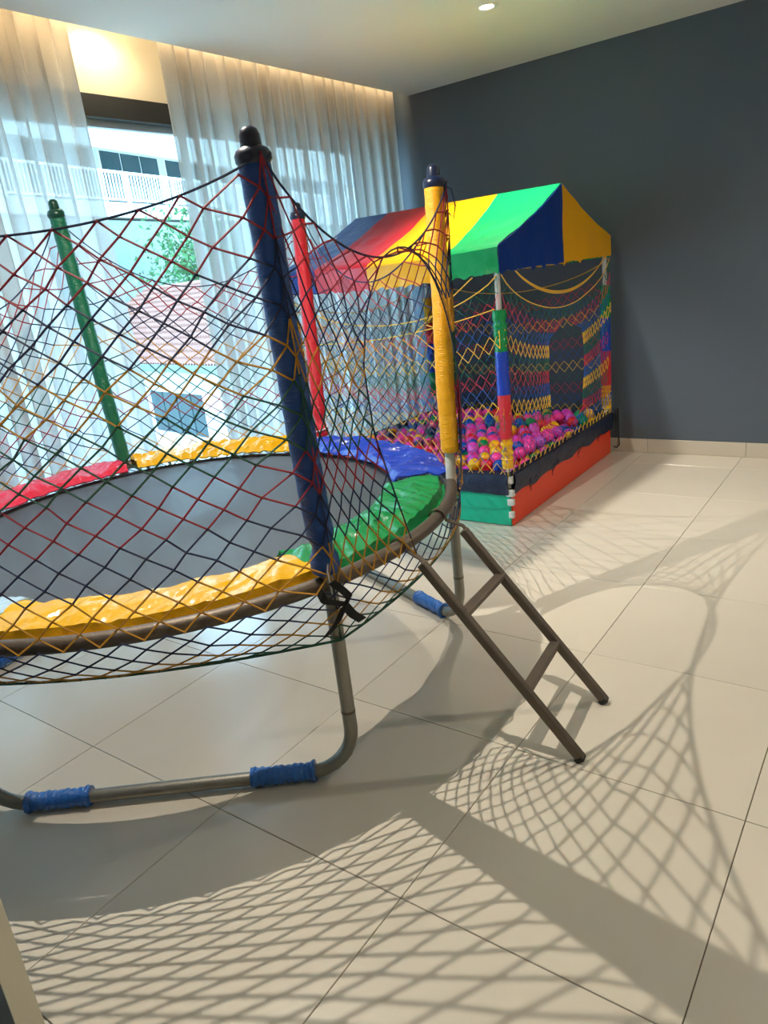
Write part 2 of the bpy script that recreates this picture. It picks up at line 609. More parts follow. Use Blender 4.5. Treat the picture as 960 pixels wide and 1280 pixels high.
# recessed downlights
dl_labels = ['recessed round ceiling downlight directly above the trampoline', 'recessed round ceiling downlight above the ball pit roof',
             'recessed round ceiling downlight near the charcoal wall on the open side', 'recessed round ceiling downlight over the open floor beside the ladder',
             'recessed round ceiling downlight behind the doorway']
for (lx, ly, lp, lr, lw), lb in zip(DOWN, dl_labels):
    t = thing('downlight', lb, 'ceiling light', (lx, ly, H))
    ring = MB()
    a = np.arange(28) * 2 * PI / 28
    prof = [(0.034, -0.001), (0.036, -0.004), (0.050, -0.005), (0.055, -0.002), (0.055, 0.001)]
    P = np.stack([np.stack([lx + r * np.cos(a), ly + r * np.sin(a), np.full(28, H + z)], 1) for r, z in prof])
    ring.grid(P, closed=True)
    ring.build('trim_ring', M_ceil, t)
    MB().lathe([(0.034, -0.0025), (0.030, -0.004), (0.001, -0.0045)], (lx, ly, H), 20).build('lens', M_lamp, t)

# ================================================================== curtains
def curtain(y0, y1, x0f, seed, label, lean=0.0):
    r = random.Random(seed)
    ys, ph = [y0], [0.0]
    knots_y, y = [], y0
    while y < y1:
        w = r.uniform(0.085, 0.15)
        knots_y.append((y, w, r.uniform(0.55, 1.1)))
        y += w
    n = int((y1 - y0) / 0.0045)
    zz = np.concatenate([np.linspace(0.015, 2.1, 14), np.linspace(2.2, 2.655, 6)])
    P = np.zeros((len(zz), n, 3))
    for i in range(n):
        yy = y0 + (y1 - y0) * i / (n - 1)
        for (ky, kw, ka) in knots_y:
            if ky <= yy < ky + kw:
                t = (yy - ky) / kw
                s = ka * math.sin(2 * PI * t)
                fold = -ka * kw * 0.24 * math.sin(4 * PI * t)
                break
        for j, z in enumerate(zz):
            k = 1 - z / 2.65
            amp = 0.022 + 0.008 * k
            P[j, i] = (x0f(yy) + amp * s + 0.010 * nz(yy * 2.2, z * 0.5, seed), yy + fold * (0.75 + .5 * nz(yy * 2, z * .7, seed + 9)) + 0.012 * k * nz(yy * 3, z * .9, seed + 5) + lean * k, z)
    b = MB()
    b.grid(P)
    return tag(b.build('curtain', M_sheer), label, 'curtain')


curtain(-1.35, 1.295, lambda y: -1.19 + 0.06 * min(1, max(0, (y - 1.0) / .3)), 3, 'sheer pale curtain panel hanging left of the bare window gap', 0.02)
curtain(1.755, 3.80, lambda y: -1.105, 8, 'sheer pale curtain panel hanging between the window gap and the charcoal wall', 0.0)
tr_ = MB().box((-1.12, 1.1, 2.665), (0.03, 5.3, 0.02)).build('curtain_track', M_alum, smooth=False)
tag(tr_, 'pale curtain track in the lit ceiling recess', 'curtain track')

# ================================================================== trampoline
TC = np.array([-0.11, 0.589])
TR, ZR = 1.006, 0.600
tramp = thing('trampoline', 'round steel trampoline with colourful pads, padded poles and rope safety net', 'trampoline', (TC[0], TC[1], 0))


def rim(a, r=TR, z=ZR):
    return np.array([TC[0] + r * math.cos(a), TC[1] + r * math.sin(a), z])


ANG = [math.radians(k) for k in (-17, 35, 98, 155.1, 217, 279)]
TOP = [(0.857, 0.252, 1.655), (0.714, 1.222, 1.648), (-0.298, 1.690, 1.675), (-0.953, 0.910, 1.775), (-0.90, -0.03, 1.70), (0.06, -0.43, 1.665)]
a = np.linspace(0, 2 * PI, 97)[:-1]
MB().tube(np.array([rim(t) for t in a]), 0.021, 14, closed=True).build('rim_tube', M_rust, tramp)
# mat
rr = np.array([0.001, 0.1, 0.25, 0.4, 0.55, 0.7, 0.80, 0.815])
a72 = np.linspace(0, 2 * PI, 73)[:-1]
P = np.stack([np.stack([TC[0] + r * np.cos(a72), TC[1] + r * np.sin(a72), np.full(72, ZR - 0.004 - 0.028 * (1 - (r / .815) ** 2))], 1) for r in rr])
MB().grid(P, closed=True).build('jumping_mat', M_mat, tramp)
pe = [(0.79, 0.0), (0.815, 0.002), (0.822, -0.002), (0.815, -0.008), (0.79, -0.007)]
P = np.stack([np.stack([TC[0] + r * np.cos(a72), TC[1] + r * np.sin(a72), np.full(72, ZR + z)], 1) for r, z in pe])
MB().grid(P, closed=True).build('mat_edge', M_matedge, tramp)
# springs
hel = []
for k in range(60):
    t = k / 59
    hel.append((0.825 + 0.15 * t, 0.007 * math.cos(t * 2 * PI * 10), 0.007 * math.sin(t * 2 * PI * 10)))
spm = MB().tube(hel, 0.0016, 4).mesh('spring', M_galv)
for k in range(54):
    t = 2 * PI * (k + .5) / 54
    o = link('spring', spm, tramp, loc=(TC[0], TC[1], ZR - 0.004))
    o.rotation_euler = (0, 0, t)


# pads over the springs
def pad(a0, a1, m, seed, lump, label, r0=0.795, r1=1.025, lift=0.0):
    n, q = 150, 22
    P = np.zeros((q, n, 3))
    for i in range(n):
        u = i / (n - 1)
        t = a0 + (a1 - a0) * u
        for j in range(q):
            v = j / (q - 1)
            fold = nz(t * 9 + seed, v * 1.6, seed) * 0.7 + 0.5 * (0.5 - 2 * abs(nz(t * 15 + v * 2.5 + seed, v * 2.0, seed + 3))) + 0.10 * (0.5 - 2 * abs(nz(t * 40 - v * 3, v * 4.0, seed + 8)))
            ins = 0.012 * nz(t * 6, seed, 1.0)
            r = r0 + (r1 - r0) * v + (ins if v > .5 else 0.012 * nz(t * 7, seed, 9.0))
            dome = math.sin(PI * min(1, max(0, v))) ** 0.6
            z = ZR + 0.020 + 0.006 * dome + lump * (0.35 + 0.65 * dome) * (0.45 + fold) + lift * (v - .3)
            if v > .95: z -= 0.030
            if v < .05: z -= 0.012
            z = max(z, ZR + 0.012 if v < .9 else ZR + 0.004)
            P[j, i] = rim(t, r, z)
    return MB().sheet(P[::-1], 0.006).build('spring_pad', m, tramp, label=label)


g = math.radians(1.6)
pad(math.radians(291.5 - 360), ANG[0] - .004, M_vy, 11, 0.016, 'yellow vinyl pad on the near side', r1=0.985)
pad(ANG[0] - .012, ANG[1] - g, M_vg, 23, 0.024, 'green vinyl pad above the ladder', r0=0.76, r1=0.985)
pad(ANG[1] + g, ANG[2] - g, M_vb, 31, 0.030, 'blue vinyl pad facing the ball pit')
pad(ANG[2] + g, ANG[3] - g, M_vy, 47, 0.045, 'yellow vinyl pad on the window side')
pad(ANG[3] + g, ANG[4] - g, M_vr, 53, 0.030, 'red vinyl pad beside the left curtain')
pad(ANG[4] + g, math.radians(291.8), M_vw, 61, 0.015, 'pale blue vinyl pad at the left', r0=0.77)

# U-shaped legs with blue foam feet
def uleg(p0, p1, label=None):
    """p0, p1: floor ends of the uprights"""
    p0, p1 = np.array(p0), np.array(p1)
    d = p1 - p0
    ln = np.linalg.norm(d)
    d /= ln
    rb = 0.13
    pts = []
    zt, zb = ZR - 0.012, 0.027
    for z in np.linspace(zt, zb + rb, 5):
        pts.append((*p0, z))
    for t in np.linspace(0, PI / 2, 9)[1:]:
        q = p0 + d * rb * (1 - math.cos(t))
        pts.append((*q, zb + rb - rb * math.sin(t)))
    for s in np.linspace(rb, ln - rb, 8)[1:]:
        pts.append((*(p0 + d * s), zb))
    for t in np.linspace(0, PI / 2, 9)[1:]:
        q = p1 - d * rb * (1 - math.sin(t))
        pts.append((*q, zb + rb - rb * math.cos(t)))
    for z in np.linspace(zb + rb, zt, 5)[1:]:
        pts.append((*p1, z))
    lg = MB().tube(pts, 0.0195, 14).build('leg', M_galv, tramp, label=label)
    for p in (p0, p1):
        MB().lathe([(0.0203, -.004), (0.0206, 0), (0.0203, .004)], (*p, 0.215), 14).build('weld_seam', M_rust, lg)
    for e, sg in ((p0, 1), (p1, -1)):
        w = []
        rad = []
        n = 34
        for k in range(n):
            s = 0.115 + 0.185 * k / (n - 1)
            q = e + sg * d * s
            zc = zb + max(0, (rb - s)) ** 2 * 1.3
            w.append((*q, zc + .0025))
            edge = 0.004 if k in (0, 1, 2, n - 3, n - 2, n - 1) else 0
            rad.append(0.0265 + edge - 0.001 + 0.0016 * math.sin(k * 1.9) + 0.0012 * math.sin(k * .7 + e[0]))
        wr = MB().tube(w, rad, 16).build('foam_foot', M_bluefilm, lg, label='blue foam wrapped in clear film')
    return lg


foot = [np.array(rim(t)[:2]) for t in ANG]
F0 = np.array([0.862, 0.293]); F5 = np.array([0.015, -0.345])
F1 = np.array([0.700, 1.190]); F2 = np.array([-0.275, 1.585])
uleg(F0, F5)
uleg(F1, F2)
uleg(np.array([-1.0, 0.98]), np.array([-0.83, 0.01]))

# padded poles
PM = [M_sb, M_sy, M_sr, M_sg, M_sb, M_sy]
PC = [M_capk, M_cap, M_cap, M_capg, M_cap, M_cap]
PN = ['blue', 'yellow', 'red', 'green', 'blue', 'yellow']
PRAD = [0.0355, 0.0325, 0.032, 0.032, 0.034, 0.034]
POLE = []
for k in range(6):
    b = rim(ANG[k], TR + 0.004, ZR)
    t = np.array(TOP[k])
    POLE.append((b, t))
    ax = (t - b) / np.linalg.norm(t - b)
    L = np.linalg.norm(t - b)
    start = 0.115 if k == 1 else 0.035
    pts, rad = [], []
    n = 70
    for i in range(n):
        s = start + (L - 0.05 - start) * i / (n - 1)
        wob = 0.004 * np.array([nz(s * 4, k), nz(s * 4, k + 7), 0])
        pts.append(b + ax * s + wob)
        rad.append(PRAD[k] * (1 + 0.020 * math.sin(i * 1.7) + 0.03 * nz(s * 14, k, 3)) * (0.9 if i in (0, n - 1) else 1))
    if k in (0, 2):                        # foam squeezed by a tie near the foot
        for i in range(4, 7):
            rad[i] *= (0.86, 0.74, 0.86)[i - 4]
        for i in range(0, 4):
            rad[i] *= 1.08
    po = MB().tube(pts, rad, 18).build('pole', PM[k], tramp, label='%s foam padded net pole' % PN[k])
    MB().tube([b - np.array([0, 0, .02]), b + ax * (start + .02)], 0.0185, 14).build('pole_tube', M_white if k == 1 else M_galv, po, label='bare steel tube')
    x = np.cross(ax, (0, 1, 0)); x /= np.linalg.norm(x)
    A = np.stack([x, np.cross(ax, x), ax], 1)
    r = PRAD[k]
    MB().lathe([(r * .98, -.062), (r * 1.12, -.055), (r * 1.14, -.043), (r * .98, -.032), (r * .66, -.026), (r * .62, -.004), (r * .52, .006), (r * .28, .012), (0.001, .013)],
               t, 18, A).build('pole_cap', PC[k], po, label='dark domed plastic cap')
MB().tube([rim(ANG[0], TR + .03, ZR + .10), rim(ANG[0] - .02, TR + .045, ZR + .05), rim(ANG[0] - .01, TR + .035, ZR - .02)], 0.0022, 5).build('cable_tie', M_tie, tramp)
MB().tube([b_ + np.array(c_) for b_, c_ in zip([POLE[2][0]] * 8, [(0.036 * math.cos(q), 0.036 * math.sin(q), 0.075 + .01 * math.sin(q)) for q in np.linspace(0, 2 * PI, 9)[:-1]])], 0.003, 5, closed=True).build('cable_tie', M_tie, tramp)

# black strap knotted round the near right leg
c0 = np.array([F0[0] + .028, F0[1] - .03, 0])
st = MB()
def strap(pts, w=0.016):
    pts = np.array(pts, float)
    pts = np.array([pts[int(i)] * (1 - i % 1) + pts[min(int(i) + 1, len(pts) - 1)] * (i % 1) for i in np.linspace(0, len(pts) - 1.001, 14)])
    P = np.stack([pts + np.array([0.35, -0.75, .3]) * 0 + np.array([w * .45, w * .35, w * .3]), pts - np.array([w * .45, w * .35, w * .3])])
    st.sheet(P, 0.003)
u = np.array([0.80, 0.60, 0.0])      # across the picture
strap([c0 + (-.03 * u) + (0, 0, .60), c0 - .02 * u + (.01, -.01, .575), c0 + .03 * u + (0, 0, .555)])
strap([c0 + .005 * u + (0, 0, .62), c0 + .035 * u + (.0, -.01, .60), c0 + .045 * u + (0, 0, .575), c0 + .03 * u + (0, 0, .55)])
strap([c0 + .03 * u + (.005, -.005, .555), c0 + .05 * u + (0.005, -.01, .53), c0 + .07 * u + (0, 0, .505)], .019)
strap([c0 + .03 * u + (.005, -.005, .555), c0 + .01 * u + (.01, -.012, .52), c0 - .025 * u + (.005, -.008, .475)], .02)
st.build('strap', M_black, tramp, label='knotted black webbing strap')

# ---- safety net
net = bpy.data.objects.new('safety_net', None)
col.objects.link(net)
net.parent = tramp
net.location = (0, 0, 0)
net['label'] = 'knotted rope net in red, navy, yellow and green bands'

ROWS = 24                                   # half cells from rim to top rope
SK = 7                                      # half cells from rim down to the bottom rope
SAG = [0.22, 0.30, 0.30, 0.34, 0.10, 0.11]
PIN = [0.0, 0.02, 0.05, 0.06, 0.0, 0.0]
out = 0.040


def pole_side(k, w):
    """point beside pole k at height share w (0 rim, 1 top)"""
    b, t = POLE[k]
    p = lerp(b, t - np.array([0, 0, 0.045]), w)
    d = p[:2] - TC
    d /= np.linalg.norm(d)
    return np.array([p[0] + d[0] * out, p[1] + d[1] * out, p[2]])


def top_pt(k, s):
    k2 = (k + 1) % 6
    A, B = pole_side(k, 1.0), pole_side(k2, 1.0)
    p = lerp(A, B, s)
    q = 4 * s * (1 - s)
    p[2] -= SAG[k] * q ** 0.85
    c = TC - p[:2]
    c /= np.linalg.norm(c)
    p[:2] += c * PIN[k] * q
    return p


def ring_pt(k, s):
    a0 = ANG[k]
    a1 = ANG[(k + 1) % 6] + (2 * PI if k == 5 else 0)
    return rim(a0 + (a1 - a0) * s, TR + 0.030, ZR - 0.005)


E1 = np.array([(0.962, 0.555, 0.595), (0.93, 0.52, 0.80), (0.905, 0.50, 0.95), (0.880, 0.520, 1.12), (0.850, 0.60, 1.26), (0.82, 0.70, 1.36)])
S_DOOR = 0.50


def e1(w):
    x = w * (len(E1) - 1)
    i = min(int(x), len(E1) - 2)
    p = lerp(E1[i], E1[i + 1], x - i)
    if w > 0.8:
        p = lerp(p, top_pt(0, S_DOOR), ((w - .8) / .2) ** 1.0)
    return p


def e2(w):
    b = pole_side(1, w)
    q = lerp(b, top_pt(0, S_DOOR), max(0, (w - .25) / .75) ** 1.6)
    q[0] += 0.02 * math.sin(PI * w)
    return lerp(ring_pt(0, 0.93), q, min(1, w * 3)) if w < .33 else q


def net_nodes(fn, ncell, rows):
    """nodes of a diamond mesh over fn(s, w), s,w in 0..1; staggered rows"""
    G = np.zeros((rows + 1, ncell + 1, 3))
    for j in range(rows + 1):
        for i in range(ncell + 1):
            s = (i + (0.5 if j % 2 else 0.0)) / ncell
            w = j / rows
            s2 = min(1.0, max(0.0, s + 0.16 / ncell * nz(i * 1.3, j * 1.7, 4.0)))
            w2 = min(1.0, max(0.0, w + 0.12 / rows * nz(i * 1.9, j * 1.1, 8.0)))
            if j in (0, rows): w2 = w
            G[j, i] = fn(min(1, s2), w2)
    return G


def net_edges(G, j0, j1):
    A, B = [], []
    ncol = G.shape[1]
    for j in range(j0, j1):
        for i in range(ncol):
            if j % 2 == 0:
                cand = [i, i - 1]
            else:
                cand = [i, i + 1]
            for c in cand:
                if 0 <= c < ncol:
                    if np.linalg.norm(G[j, i] - G[j + 1, c]) > 1e-4:
                        A.append(G[j, i]); B.append(G[j + 1, c])
    return A, B


BANDS = [(0, 3, M_cy), (3, 6, M_cn), (6, 9, M_cr), (9, 13, M_cg), (13, 16, M_cy), (16, 20, M_cn), (20, 24, M_cr)]
BNAME = ['yellow', 'navy', 'red', 'green', 'yellow', 'navy', 'red']
RC = 0.0024
grids = []
for k in range(6):
    if k == 0:
        def coons(Lc, Rc, Bc, Tc):
            c00, c10, c01, c11 = Bc(0), Bc(1), Tc(0), Tc(1)
            return lambda s, w: lerp(Lc(w), Rc(w), s) + lerp(Bc(s), Tc(s), w) - lerp(lerp(c00, c10, s), lerp(c01, c11, s), w)
        grids.append(net_nodes(coons(lambda w: pole_side(0, w), e1, lambda s: lerp(ring_pt(0, .29 * s), lerp(pole_side(0, 0), e1(0), s), abs(2 * s - 1) ** 3), lambda s: top_pt(0, S_DOOR * s)), 6, ROWS))
        grids.append(net_nodes(coons(e2, lambda w: pole_side(1, w), lambda s: lerp(e2(0), pole_side(1, 0), s), lambda s: top_pt(0, S_DOOR + (1 - S_DOOR) * s)), 5, ROWS))
    else:
        def fn(s, w, k=k):
            q = lerp(ring_pt(k, s), top_pt(k, s), w)
            belly = math.sin(PI * w) * 4 * s * (1 - s)
            c = TC - q[:2]
            c /= np.linalg.norm(c)
            q[:2] += c * (0.02 if k in (1, 2, 3) else -0.02) * belly
            ws = 1 - min(1, min(s, 1 - s) * 8)                     # hugs the poles
            ps = pole_side(k if s < .5 else (k + 1) % 6, w)
            return lerp(q, np.array([*ps[:2], q[2]]), ws)
        grids.append(net_nodes(fn, 12, ROWS))
for (j0, j1, m), nm in zip(BANDS, BNAME):
    b = MB()
    for G in grids:
        A, B = net_edges(G, j0, j1)
        b.prisms(A, B, RC, 4)
        b.knots(G[j0:j1 + 1].reshape(-1, 3), 0.0044)
    o = b.build('net_band', m, net, smooth=False, label='%s cord band of the net' % nm)

# skirt below the rim, tied to the legs
LZ = [0.445, 0.52, 0.47, 0.46, 0.45, 0.45]
LEGP = [F0 + np.array([.022, -.012]), F1 + np.array([.024, .008]), F2, foot[3], foot[4], F5 + np.array([-.005, -.03])]


def skirt(k):
    k2 = (k + 1) % 6
    A = np.array([*LEGP[k], LZ[k]]); B = np.array([*LEGP[k2], LZ[k2]])
    def f(s, w):                     # w: 0 bottom rope, 1 rim
        p = lerp(A, B, s)
        c = p[:2] - TC
        c /= np.linalg.norm(c)
        p[:2] += c * 0.10 * 4 * s * (1 - s)
        p[2] += 0.018 * 4 * s * (1 - s)
        q = ring_pt(k, s)
        r = lerp(p, q, w)
        r[2] -= 0.03 * math.sin(PI * w) * 4 * s * (1 - s)
        return r
    return f


SB = [(0, 2, M_cg, 'green'), (2, 4, M_cy, 'yellow'), (4, 7, M_cn, 'navy')]
sg_ = [net_nodes(skirt(k), 12, SK) for k in range(6)]
for j0, j1, m, nm in SB:
    b = MB()
    for G in sg_:
        A, B = net_edges(G, j0, j1)
        b.prisms(A, B, RC * 0.95, 4)
        b.knots(G[j0:j1 + 1].reshape(-1, 3), 0.0040)
    b.build('net_skirt_band', m, net, smooth=False, label='%s cord band hanging below the rim' % nm)
b = MB(); b2 = MB()
for k in range(6):
    n = 40
    b.tube([top_pt(k, s) for s in np.linspace(0, 1, n)], 0.0028, 6)
    f = skirt(k)
    b2.tube([f(s, 0) for s in np.linspace(0, 1, n)], 0.0035, 6)
for fn in (e1, e2):
    b.tube([fn(w) for w in np.linspace(0, 1, 24)], 0.0024, 5)
b.build('top_rope', M_cn, net, label='dark rope threaded through the top of the net')
b2.build('bottom_rope', M_cg, net, label='dark green rope under the rim')
# loose cord ends on the yellow pole
tp = POLE[1][1]
MB().tube([tp + np.array(c) for c in ((.03, -.01, -.05), (.05, .02, -.07), (.055, .03, -.12), (.045, .03, -.16), (.035, .02, -.14))], 0.0022, 5).build('loose_cord', M_cn, net)

# ================================================================== ladder hooked on the rim
lad = thing('ladder', 'short two rung steel ladder hooked over the trampoline rim', 'ladder', (1.376, 0.78, 0))
fR = np.array([1.357, 0.928, 0.006]); fL = np.array([1.395, 0.631, 0.006])
tR = np.array([0.945, 0.845, 0.560]); tL = np.array([0.965, 0.570, 0.560])
up = np.array([0.8, 0.1, 0.6])
for f_, t_ in ((fL, tL), (fR, tR)):
    ra = MB().bar(f_ + np.array([0, 0, .004]), t_, 0.026, 0.026, up).build('rail', M_rust, lad, smooth=False)
    d = (t_ - f_) / np.linalg.norm(t_ - f_)
    MB().bar(f_ + d * -.002, f_ + d * .016, 0.0285, 0.0285, up).build('foot_cap', M_rubber, ra, smooth=False)
    # flat hook bent over the tube
    cdir = np.array([TC[0] - t_[0], TC[1] - t_[1], 0]); cdir /= np.linalg.norm(cdir)
    rc = rim(math.atan2(t_[1] - TC[1], t_[0] - TC[0]))
    pth = [t_ - d * .05 + np.array([0, 0, .012]), t_ + np.array([0, 0, .014])]
    for q in np.linspace(-0.3, PI * .95, 10):
        pth.append(rc - cdir * 0.027 * math.cos(q) + np.array([0, 0, 0.027 * math.sin(q)]))
    pth = np.array(pth)
    side = np.cross(cdir, (0, 0, 1))
    MB().sheet(np.stack([pth + side * .009, pth - side * .009]), 0.004).build('hook', M_rust, ra, label='flat steel hook over the rim')
for w, wz in ((0.345, 0), (0.735, 0)):
    A = lerp(fL, tL, w); B = lerp(fR, tR, w)
    MB().bar(A, B, 0.030, 0.020, (0, 0, 1)).build('rung', M_rust, lad, smooth=False)

# ================================================================== ball pit
BX0, BX1, BY0, BY1 = -0.985, 0.385, 2.285, 3.80
pit = thing('ball_pit', 'square ball pit with striped tent roof and coloured nets', 'ball pit', ((BX0 + BX1) / 2, (BY0 + BY1) / 2, 0))
zb = 0.195
MB().box(((BX0 + BX1) / 2, BY0, zb / 2 + .002), (BX1 - BX0, 0.02, zb - .004), bev=.002).build('side_board', M_boxg, pit, smooth=False, label='green board facing the trampoline')
MB().box((BX1, (BY0 + BY1) / 2, zb / 2 + .002), (0.02, BY1 - BY0, zb - .004), bev=.002).build('side_board', M_boxr, pit, smooth=False, label='orange red board on the open side')
MB().box(((BX0 + BX1) / 2, BY1, zb / 2 + .002), (BX1 - BX0, 0.02, zb - .004), bev=.002).build('side_board', M_boxy, pit, smooth=False)
MB().box((BX0, (BY0 + BY1) / 2, zb / 2 + .002), (0.02, BY1 - BY0, zb - .004), bev=.002).build('side_board', M_boxb, pit, smooth=False)
MB().box(((BX0 + BX1) / 2, (BY0 + BY1) / 2, 0.190), (BX1 - BX0 - .03, BY1 - BY0 - .03, 0.02)).build('base_mat', M_navy, pit, smooth=False)
# navy nylon edging over the boards
def edging(p0, p1, seed):
    p0, p1 = np.array(p0), np.array(p1)
    d = p1 - p0
    n = 50
    prof = [(0.022, -0.085), (0.028, -0.05), (0.034, -0.01), (0.030, 0.018), (0.0, 0.032), (-0.030, 0.018), (-0.034, -0.01), (-0.028, -0.06), (-0.022, -0.085)]
    nx = np.array([d[1], -d[0], 0]) / np.linalg.norm(d)
    P = np.zeros((len(prof), n, 3))
    for i in range(n):
        t = i / (n - 1)
        for j, (o_, h_) in enumerate(prof):
            k = 1 + 0.20 * nz(t * 22, j * .6, seed)
            P[j, i] = p0 + d * t + nx * o_ * k + np.array([0, 0, h_ * (1 + .25 * nz(t * 9, j * .5, seed + 2))])
    MB().sheet(P, .003).build('edging', M_navy, pit, label='crumpled navy nylon edging')
ez = 0.262
edging((BX0, BY0, ez), (BX1, BY0, ez), 1)
edging((BX1, BY0, ez), (BX1, BY1, ez), 2)
edging((BX1, BY1, ez), (BX0, BY1, ez), 3)
edging((BX0, BY1, ez), (BX0, BY0, ez), 4)
# posts with coloured sleeves
SEG = [(0.318, 0.475, 'y'), (0.475, 0.70, 'r'), (0.70, 0.915, 'b'), (0.915, 1.115, 'g')]
SM = {'y': M_vy, 'r': M_sr, 'b': M_vb, 'g': M_vg}
SN = {'y': 'yellow', 'r': 'red', 'b': 'blue', 'g': 'green'}
inset = 0.012
corners = [(BX1 - inset, BY0 + inset), (BX1 - inset, BY1 - inset), (BX0 + inset, BY1 - inset), (BX0 + inset, BY0 + inset)]
for ci, (px, py) in enumerate(corners):
    po = MB().box((px, py, 0.65), (0.022, 0.022, 1.28), bev=.002).build('post', M_white, pit, smooth=False, label='chipped white square steel post')
    segs = SEG if ci < 2 else [(0.40, 0.58, 'g'), (0.58, 0.80, 'b'), (0.80, 0.95, 'r'), (0.95, 1.13, 'y')]
    for z0, z1, c in segs:
        n = 20
        pts = [(px, py, z0 + (z1 - z0) * i / (n - 1)) for i in range(n)]
        crump = 0.16 if (c == 'y' and ci < 2) else (0.10 if z1 > 1.1 else 0.03)
        base_r = 0.0335 if c != 'y' or ci > 1 else 0.030
        rad = [base_r * (1 + crump * nz(i * .55, ci * 3.1, z0 * 7) * 2) for i in range(n)]
        MB().tube(pts, rad, 14).build('sleeve', SM[c], po, label='%s vinyl foam sleeve' % SN[c])
# hinge brackets at the front corner
for z, s in ((0.255, .034), (0.185, .040), (0.135, .034), (0.065, .028)):
    MB().box((BX1 + .004, BY0 - .006, z), (s, s * .8, .036), bev=.003).build('corner_bracket', M_white, pit, smooth=False, label='worn metal corner bracket')

# canopy
RZ, EZ, VZ, YM = 1.695, 1.412, 1.285, 3.055
CY0, CY1 = BY0 - .012, BY1 + .03
CX0, CX1 = -1.0, BX1 + .012
canopy = bpy.data.objects.new('canopy', None)
col.objects.link(canopy); canopy.parent = pit
canopy['label'] = 'tent roof of blue, red, yellow and green vinyl stripes'
bnd = [(-1.0, -1.0), (-0.743, -0.743), (-0.400, -0.376), (0.020, 0.120), (CX1, CX1)]   # x at ridge, x at eave
cm = [M_tb, M_tr, M_ty, M_tg]
cn = ['blue', 'red', 'yellow', 'green']


def roofpt(x, v, side, seed, xr):
    """v: 0 ridge, 0.7 eave, 1 valance bottom"""
    yE = CY0 if side == 0 else CY1
    sgn = -1 if side == 0 else 1
    ext = (x - CX0) / (CX1 - CX0)
    if v <= 0.7:
        t = v / 0.7
        y = YM + (yE - YM) * t
        z = RZ + (EZ - RZ) * t - 0.018 * math.sin(PI * t)
        z += (0.008 * nz(x * 6, t * 4, side + 2) + 0.005 * nz(x * 17, t * 9, side + 4)) * math.sin(PI * t)
        z -= 0.02 * math.sin(PI * ext) * t
    else:
        t = (v - 0.7) / 0.3
        y = yE + sgn * (0.004 + 0.010 * nz(x * 14, t * 2.2, side) * t)
        rag = 0.016 * nz(x * 26, side, 5) + 0.008 * nz(x * 70, side, 6)
        z = EZ - 0.02 * math.sin(PI * ext) + (VZ + rag - EZ) * t
    return (x, y, z)


for k in range(4):
    for side in (0, 1):
        n, q = 26, 30
        P = np.zeros((q, n, 3))
        for j in range(q):
            v = j / (q - 1)
            s = min(1, v / .7)
            xa = lerp(bnd[k][0], bnd[k][1], s)
            xb = lerp(bnd[k + 1][0], bnd[k + 1][1], s)
            for i in range(n):
                x = xa + (xb - xa) * i / (n - 1)
                P[j, i] = roofpt(x, v, side, k, 0)
        if side == 0: P = P[:, ::-1]
        MB().sheet(P, .003).build('canopy_stripe', cm[k], canopy, label='%s roof stripe' % cn[k])
for ex, gx, mm in ((0, CX1, (M_tb, M_ty)), (1, CX0, (M_tr, M_tg))):
    for h in (0, 1):
        n, q = 30, 16
        P = np.zeros((q, n, 3))
        y0, y1 = (CY0, YM) if h == 0 else (YM, CY1)
        for i in range(n):
            y = y0 + (y1 - y0) * i / (n - 1)
            tt = abs(y - YM) / (abs((CY0 if h == 0 else CY1) - YM))
            ztop = RZ + (EZ - RZ) * tt - 0.018 * math.sin(PI * tt) - .002
            rag = 0.010 * nz(y * 30, h, ex) - (0.016 if nz(y * 45, h + 3, ex) > .25 else 0)
            zbt = VZ + 0.006 + rag
            for j in range(q):
                w = j / (q - 1)
                z = ztop + (zbt - ztop) * w
                P[j, i] = (gx + (1 if ex == 0 else -1) * (0.004 + 0.006 * nz(y * 6, z * 6, h + ex * 3)), y, z)
        if ex == 0: P = P[::-1]
        MB().sheet(P, .003).build('gable_panel', mm[h], canopy, label='%s gable panel with a torn lower hem' % (('blue', 'yellow', 'red', 'green')[h + 2 * ex]))
# canopy frame tubes
fr_ = MB()
for y, z in ((BY0 + inset, 1.30), (BY1 - inset, 1.30), (YM, RZ - .02)):
    fr_.tube([(BX0 + inset, y, z), (BX1 - inset, y, z)], .010, 8)
for x in (BX0 + inset, BX1 - inset):
    fr_.tube([(x, BY0 + inset, 1.30), (x, BY0 + inset, EZ - .03), (x, YM, RZ - .02), (x, BY1 - inset, EZ - .03), (x, BY1 - inset, 1.30)], .010, 8)
fr_.build('canopy_frame', M_white, pit)

# nets of the pit
PB = ['g', 'r', 'b', 'y', 'g', 'r', 'b', 'y', 'g', 'r', 'b', 'y']
PMAT = {'g': M_pg, 'r': M_pr, 'b': M_pb, 'y': M_py}


